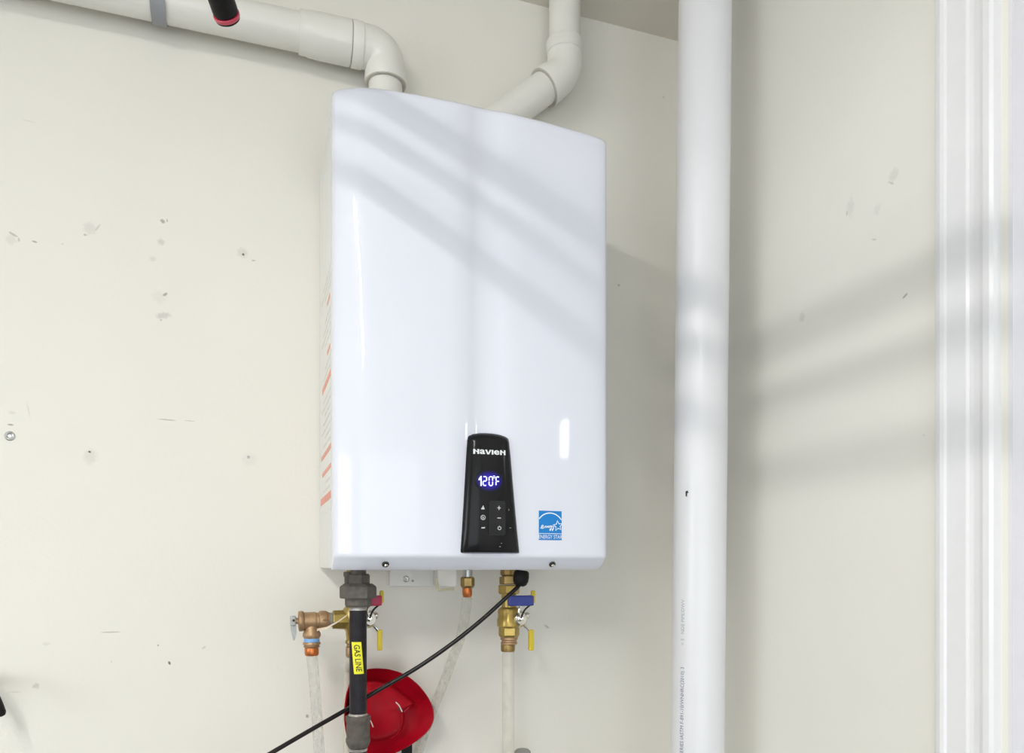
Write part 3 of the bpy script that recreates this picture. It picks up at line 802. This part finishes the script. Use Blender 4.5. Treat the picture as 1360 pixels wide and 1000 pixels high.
CV = -.12
cold = thing('cold_water_valve', 'brass valve with a blue handle hanging under the right half of the heater', 'valve', at(676, 760, CV))
vl(676, CV, 756.2, [(11, 756.2), (11, 763), (9, 765), (9, 768)]).build('nipple', M_brassd, cold)
vl(676, CV, 766, [(12, 766), (12, 775), (11, 776)], 6, .3).build('upper_nut', M_brassd, cold)
vl(676, CV, 777, [(13, 777), (13.5, 778), (13.5, 787), (12, 789)], 6, .1).build('lower_nut', M_brass, cold)
vl(676, CV, 788, [(9.5, 788), (9.5, 806), (13, 808), (14, 811), (14, 820), (15, 822), (15, 831), (13, 833)]).build('body', M_brass, cold)
vl(676, CV, 832, [(12.5, 832), (13, 834), (13, 843), (11.5, 846)], 6, .25).build('tailpiece_nut', M_brass, cold)
vl(676, CV, 845, [(10, 845), (11, 847), (11, 849), (9.5, 850), (9.5, 852), (10.5, 853), (10.5, 855), (9, 856)]).build('threads', M_bronze, cold)
vl(674.5, CV, 855, [(8.5, 855), (9, 857), (9, 862), (8.5, 865)]).build('sleeve', M_brassd, cold)
side_handles(cold, 0, CV, M_bluetab, 'blue handle')
cpipe = thing('cold_supply_pipe', 'pale translucent pipe dropping straight down below the blue-handled valve', 'pipe', (at(675, 864, CV).x, CV, 0))
c0 = at(675, 864.6, CV)
MB().lathe(c0, (0, 0, -1), [(.0107, 0), (.0107, c0.z - .001)], 24).build('pipe', clear_mat('milky_pex', (.74, .71, .62), .2, .3, 90), cpipe)

hot = thing('hot_water_valve', 'brass valve with a red handle half hidden behind the black gas pipe', 'valve', at(470, 760, CV))
vl(470, CV, 757.4, [(10, 757.4), (10, 768)]).build('nipple', M_brassd, hot)
vl(470, CV, 767, [(12, 767), (12, 787), (11, 789)], 6, .2).build('upper_nut', M_brassd, hot)
vl(470, CV, 788, [(10, 788), (10, 804), (14, 808), (15, 812), (15, 832), (11, 838), (10, 850), (8, 851)]).build('body', M_brass, hot)
vl(466, CV, 850, [(7, 850), (7.5, 854), (5.5, 855), (5.5, 858), (7, 859)]).build('threads', M_brassd, hot)
vl(466, CV, 859, [(6, 859), (7, 862), (7, 870), (6, 872)]).build('sleeve', M_bronze, hot)
dirlathe(at(441.6, 823, CV), at(462, 823, CV), [(.0148, 0), (.0158, .06), (.0162, .5), (.0170, 1)], 8, .2).build('side_port', M_brass, hot)
side_handles(hot, -201, CV, M_redtab, 'red handle')
hp = thing('hot_supply_pipe', 'cream pipe bending from the red-handled valve back behind the red hat', 'pipe', (at(466, 872, CV).x, CV, 0))
hp2 = at(461.5, 925, -.018)
MB().tube([at(466, 872.5, CV), at(465.8, 877, -.112), at(464.5, 882, -.070), at(463, 887, -.030), at(462, 899, -.019), hp2, Vector((hp2.x, -.018, hp2.z - .15)), Vector((hp2.x, -.018, .004))], .0075, 16).build('pipe', M_pex, hp)

RVY = -.12
rv = thing('relief_valve', 'bronze pressure relief valve with a silver test lever, left of the gas pipe', 'valve', at(415, 825, RVY))
A_ = at(396, 825, RVY); B_ = at(437.3, 823, RVY)
dirlathe(A_, B_, [(.012, 0), (.0165, .02), (.0170, .10), (.0160, .16), (.0140, .20), (.0140, .55), (.0128, .57), (.0128, .66), (.0150, .68), (.0155, .80), (.0150, .90), (.0125, .93), (.0125, 1)], 32).build('body', M_bronze, rv)
dirlathe(at(427, 824, RVY), at(435.5, 823.4, RVY), [(.0155, 0), (.0165, .2), (.0165, .8), (.0155, 1)], 6, .4).build('hex', M_bronze, rv)
dirlathe(at(437.5, 823, RVY), at(441, 823, RVY), [(.0115, 0), (.0115, 1)], 20).build('thread_seal', M_greycap, rv)
vl(414, RVY, 830, [(9, 830), (10.5, 838), (12, 841), (12, 845), (10, 848)], 24).build('outlet', M_bronze, rv)
vl(414, RVY, 847.5, [(10.2, 847.5), (10.4, 848.5), (10.4, 852), (10.2, 852.6)], 24).build('tape_band', M_bluetape, rv)
vl(414, RVY, 852.4, [(11, 852.4), (12, 854), (12, 855.5), (10, 856.5), (10, 857.5), (11.5, 858.5), (9.5, 860)], 24).build('threads', M_bronze, rv)
vl(414, RVY, 859.5, [(9, 859.5), (9.5, 861), (9.5, 868), (8.5, 870.5)], 24).build('adapter', M_copper, rv)
lv = MB()
a = at(385.5, 818, RVY); b = at(393, 831, RVY); lv.box((a.x, RVY - .006, b.z), (b.x, RVY + .006, a.z), .002)
lv.prism([at(385.5, 829, RVY - .004), at(393.5, 829, RVY - .004), at(394, 840, RVY - .004), at(391.5, 850.5, RVY - .004), at(389.5, 850.5, RVY - .004), at(386.5, 838, RVY - .004)], (0, .004, 0))
lv = lv.build('test_lever', mat('dull_zinc', (.42, .43, .42), .5, .5, noise=.12, nscale=150), rv)
dirlathe(at(391, 824, RVY), A_, [(.005, 0), (.005, 1.05)], 12).build('stem', M_bronze, rv)
dirlathe(at(390, 824, RVY - .0055), at(390, 824, RVY - .008), [(.002, 0), (.002, 1)], 10).build('pin', M_hole, lv)
tg = MB(); tp = [at(421, 836.5, RVY - .026), at(434, 834, RVY - .030), at(449, 825.5, RVY - .034), at(461, 817, RVY - .034), at(464.5, 808, RVY - .030)]
wds = [.0036, .0034, .0022, .0022, .003]
vv = []
for p_, w_ in zip(tp, wds): vv += [p_ + Vector((.0, 0, w_ / 2)), p_ - Vector((0, 0, w_ / 2)), p_ + Vector((0, .0012, w_ / 2)), p_ + Vector((0, .0012, -w_ / 2))]
ff = []
for i in range(4):
    a, b = 4 * i, 4 * i + 4
    ff += [[a, b, b + 1, a + 1], [a + 2, a + 3, b + 3, b + 2], [a, a + 2, b + 2, b], [a + 1, b + 1, b + 3, a + 3]]
ff += [[0, 1, 3, 2], [16, 18, 19, 17]]
tg.add(vv, ff, False).build('paper_tag', M_tagp, rv)

rt = thing('relief_drain_tube', 'clear plastic tube dripping down from the bronze relief valve', 'tube', (at(414, 870, RVY).x, RVY, 0))
t0 = at(414, 870.8, RVY)
MB().tube([t0, at(417, 900, RVY), at(420, 940, RVY), at(424, 1000, RVY), at(428, 1060, RVY), at(429, 1300, RVY), Vector((at(429, 1300, RVY).x, RVY, .012))], .0088, 18).build('tube', M_clear, rt)

dh = thing('condensate_hose', 'clear ribbed drain hose hanging from a brass nut under the heater middle', 'hose', at(620, 760, -.13))
vl(621, -.13, 756.5, [(6, 756.5), (6, 767)]).build('spigot', M_steel, dh)
vl(621, -.13, 766, [(7.5, 766), (9, 768), (9, 778), (7, 781)], 6, .2).build('brass_nut', M_brassd, dh)
vl(620.5, -.13, 781, [(6.3, 781), (6.3, 790), (5, 793)]).build('copper_sleeve', M_copper, dh)
hs = [at(620.3, 793.4, -.13), at(618, 815, -.125), at(612, 845, -.10), at(602, 872, -.07), at(590, 905, -.04), at(576, 940, -.026), at(560, 985, -.020), at(545, 1040, -.020)]
MB().tube(hs, .0088, 18).build('hose', M_clear2, dh)

# ------------------------------------------------------------------ power cord
pc = thing('power_cord', 'black power cord slanting down left from a plug under the heater', 'cord', at(690, 765, -.185))
g = at(693, 757.6, -.19)
k = .00119
MB().lathe(g, (-.12, 0, -1), [(.010, 0), (.0128, .003), (.0135, .010), (.0130, .018), (.0105, .024), (.006, .027)], 22).build('strain_relief', M_rubber, pc)
MB().tube([at(689, 778, -.190), at(683, 784, -.192), at(672, 794, -.188), at(640, 823, -.18), at(600, 855, -.172), at(552, 888, -.163), at(500, 918, -.157), at(476, 933, -.157), at(452, 947, -.16), at(410, 971, -.17), at(362, 999, -.18), at(300, 1036, -.19), at(200, 1090, -.20)],
          .0036, 12).build('cable', M_cord, pc)

# ------------------------------------------------------------------ red plastic hat hanging behind the gas pipe
ht = thing('red_hat', 'red plastic brimmed hat hanging on the wall behind the black gas pipe', 'hat', at(510, 950, -.06))
OUT = [(500, 887.5), (516, 888.5), (531, 892.5), (545, 900), (557, 910.5), (567, 923), (574, 936), (577, 948), (575.5, 960), (569, 971), (558, 981), (545, 990), (530, 998), (512, 1006), (494, 1010),
       (478, 1007), (467, 996), (461, 978), (458, 957), (458.5, 938), (461, 920), (466, 905), (474, 894.5), (486, 889)]
cc = (506, 946)
CRN = [(486, 903), (500, 903), (513, 905.5), (524, 912), (536, 921), (551, 933.5), (545, 938), (536, 944.5), (536, 960), (531, 972), (518, 980), (500, 984), (480, 980), (467, 966), (463, 948), (465, 928), (473, 911)]
def ray(pl, a):
    ca, sa = math.cos(a), math.sin(a); best = 0
    for (x0, y0), (x1, y1) in zip(pl, pl[1:] + pl[:1]):
        ax0, ay0, ax1, ay1 = x0 - cc[0], y0 - cc[1], x1 - cc[0], y1 - cc[1]
        c0, c1 = ax0 * sa - ay0 * ca, ax1 * sa - ay1 * ca
        if c0 * c1 <= 0 and c0 != c1:
            t = c0 / (c0 - c1); r = (ax0 + t * (ax1 - ax0)) * ca + (ay0 + t * (ay1 - ay0)) * sa
            best = max(best, r)
    return best
def hp_(px, py, y): return at(px, py, y)
NA = 120; ro = [ray(OUT, 2 * PI * k / NA) for k in range(NA)]; rc = [ray(CRN, 2 * PI * k / NA) for k in range(NA)]
ro = [(ro[k - 1] + 2 * ro[k] + ro[(k + 1) % NA]) / 4 for k in range(NA)]
ro = [(ro[k - 1] + 2 * ro[k] + ro[(k + 1) % NA]) / 4 for k in range(NA)]
lay = [(0, 1, -.0735), (.03, 1, -.0755), (.08, 1, -.0735), (.35, 1, -.0625), (.7, 1, -.053), (.96, 1, -.0495), (1, 1, -.052), (1, .985, -.068), (1, .965, -.082), (1, .93, -.092), (1, .87, -.0975), (1, .75, -.1015), (1, .5, -.107), (1, .25, -.110), (1, .08, -.111)]
v = []; f = []
for (t, s_, y) in lay:
    for k in range(NA):
        a = 2 * PI * k / NA; r = (ro[k] * (1 - t) + rc[k] * t) * s_
        if s_ < .8: r = r * (s_ / .8) + (1 - s_ / .8) * 34 * s_
        v.append(hp_(cc[0] + r * math.cos(a), cc[1] + r * math.sin(a), y))
for r in range(len(lay) - 1):
    for c in range(NA): f.append([r * NA + c, r * NA + (c + 1) % NA, (r + 1) * NA + (c + 1) % NA, (r + 1) * NA + c])
v.append(hp_(cc[0], cc[1], -.1112)); f += [[(len(lay) - 1) * NA + c, (len(lay) - 1) * NA + (c + 1) % NA, len(v) - 1] for c in range(NA)]
shell = MB().add(v, f, True).build('shell', M_red, ht)
sol = shell.modifiers.new('thickness', 'SOLIDIFY'); sol.thickness = .0022; sol.offset = -1
MB().tube([hp_(525.5, 932.5, -.104), hp_(530, 937, -.105), hp_(534, 945, -.102)], .0011, 8).build('white_strip', M_white, ht)  # white strip painted as the glint in the slot
MB().lathe(hp_(527.5, 939.5, -.099), (0, -1, 0), [(.0036, 0), (.0036, .0058), (.001, .006)], 12).build('slot', M_hole, ht)
MB().tube([hp_(492, 957, -.113), hp_(493.5, 960, -.1135), hp_(495.5, 965.5, -.113)], .0009, 8).build('white_strip', M_white, ht)
MB().tube([hp_(536, 946, -.100), hp_(539, 943, -.098), hp_(543, 939.5, -.095)], .0007, 6).build('seam', M_redband, ht)
MB().tube([hp_(519, 981, -.098), hp_(529, 973, -.1005), hp_(533.5, 961, -.100), hp_(533.5, 947, -.0995)], .0008, 6).build('seam', M_red, ht)
MB().box((hp_(533, 985, -.04).x, -.044, hp_(533, 1040, -.04).z), (hp_(547, 985, -.04).x, -.040, hp_(533, 978, -.04).z), .001, None).build('chin_strap', M_rubber, ht)
MB().tube([hp_(510, 930, -.090), hp_(510, 930, -.0005)], .004, 10).build('wall_peg', M_steel, ht)

# ------------------------------------------------------------------ odds and ends at the picture's edges
k0 = at(301, 20.5, -.32); rod = thing('hanging_rod', 'black rod with a red ring near its tip, sloping down from the ceiling', 'rod', k0)
tdir = (FWD * .93 + Vector((0, 0, -.37))).normalized()      # it slopes down towards the wall
k1 = k0 + tdir * .012; rl = (CEIL - k1.z) / -tdir.z
MB().lathe(k1 - tdir * .010, tdir, [(.0164, 0), (.0160, .0025), (.0130, .0045), (.005, .0055)], 28).build('tip', M_rubber, rod)
MB().lathe(k1 - tdir * .015, tdir, [(.0167, 0), (.0173, .0007), (.0173, .0042), (.0167, .005)], 28).build('red_ring', M_redband, rod)
MB().lathe(k1 - tdir * .0165, -tdir, [(.0162, 0), (.0167, .004), (.0167, rl - .022)], 28).build('shaft', M_rubber, rod)

hk = thing('wall_hook', 'black wall hook whose rounded tip shows at the lower left edge', 'hook', at(-30, 930, 0))
MB().box((at(-40, 0, 0).x, -.006, at(0, 960, 0).z), (at(-22, 0, 0).x, -.0005, at(0, 895, 0).z), .002).build('plate', M_rubber, hk)
MB().tube([at(-30, 905, -.004), at(-28, 906, -.03), at(-20, 912, -.05), at(-9, 926, -.06), at(0, 944.5, -.062)], [.009, .009, .009, .0085, .0075], 14).build('arm', M_rubber, hk)
MB().lathe(at(0, 944, -.062), at(1.2, 951.5, -.062) - at(-1.5, 941, -.062), [(.0075, 0), (.0072, .004), (.0055, .0075), (.002, .009)], 14).build('tip', M_rubber, hk)

gc = at(694, 994.5, -.10); cap = thing('grey_pipe_cap', 'grey rounded pipe cap just entering the bottom of the picture', 'pipe cap', (gc.x, -.10, 0))
MB().lathe((gc.x, -.10, gc.z), (0, 0, -1), [(.004, 0), (.011, .001), (.0145, .004), (.0155, .009), (.0155, .05)], 24).build('cap', M_greycap, cap)
MB().lathe((gc.x, -.10, gc.z - .05), (0, 0, -1), [(.0135, 0), (.0135, gc.z - .051)], 24).build('pipe', M_pvc, cap)
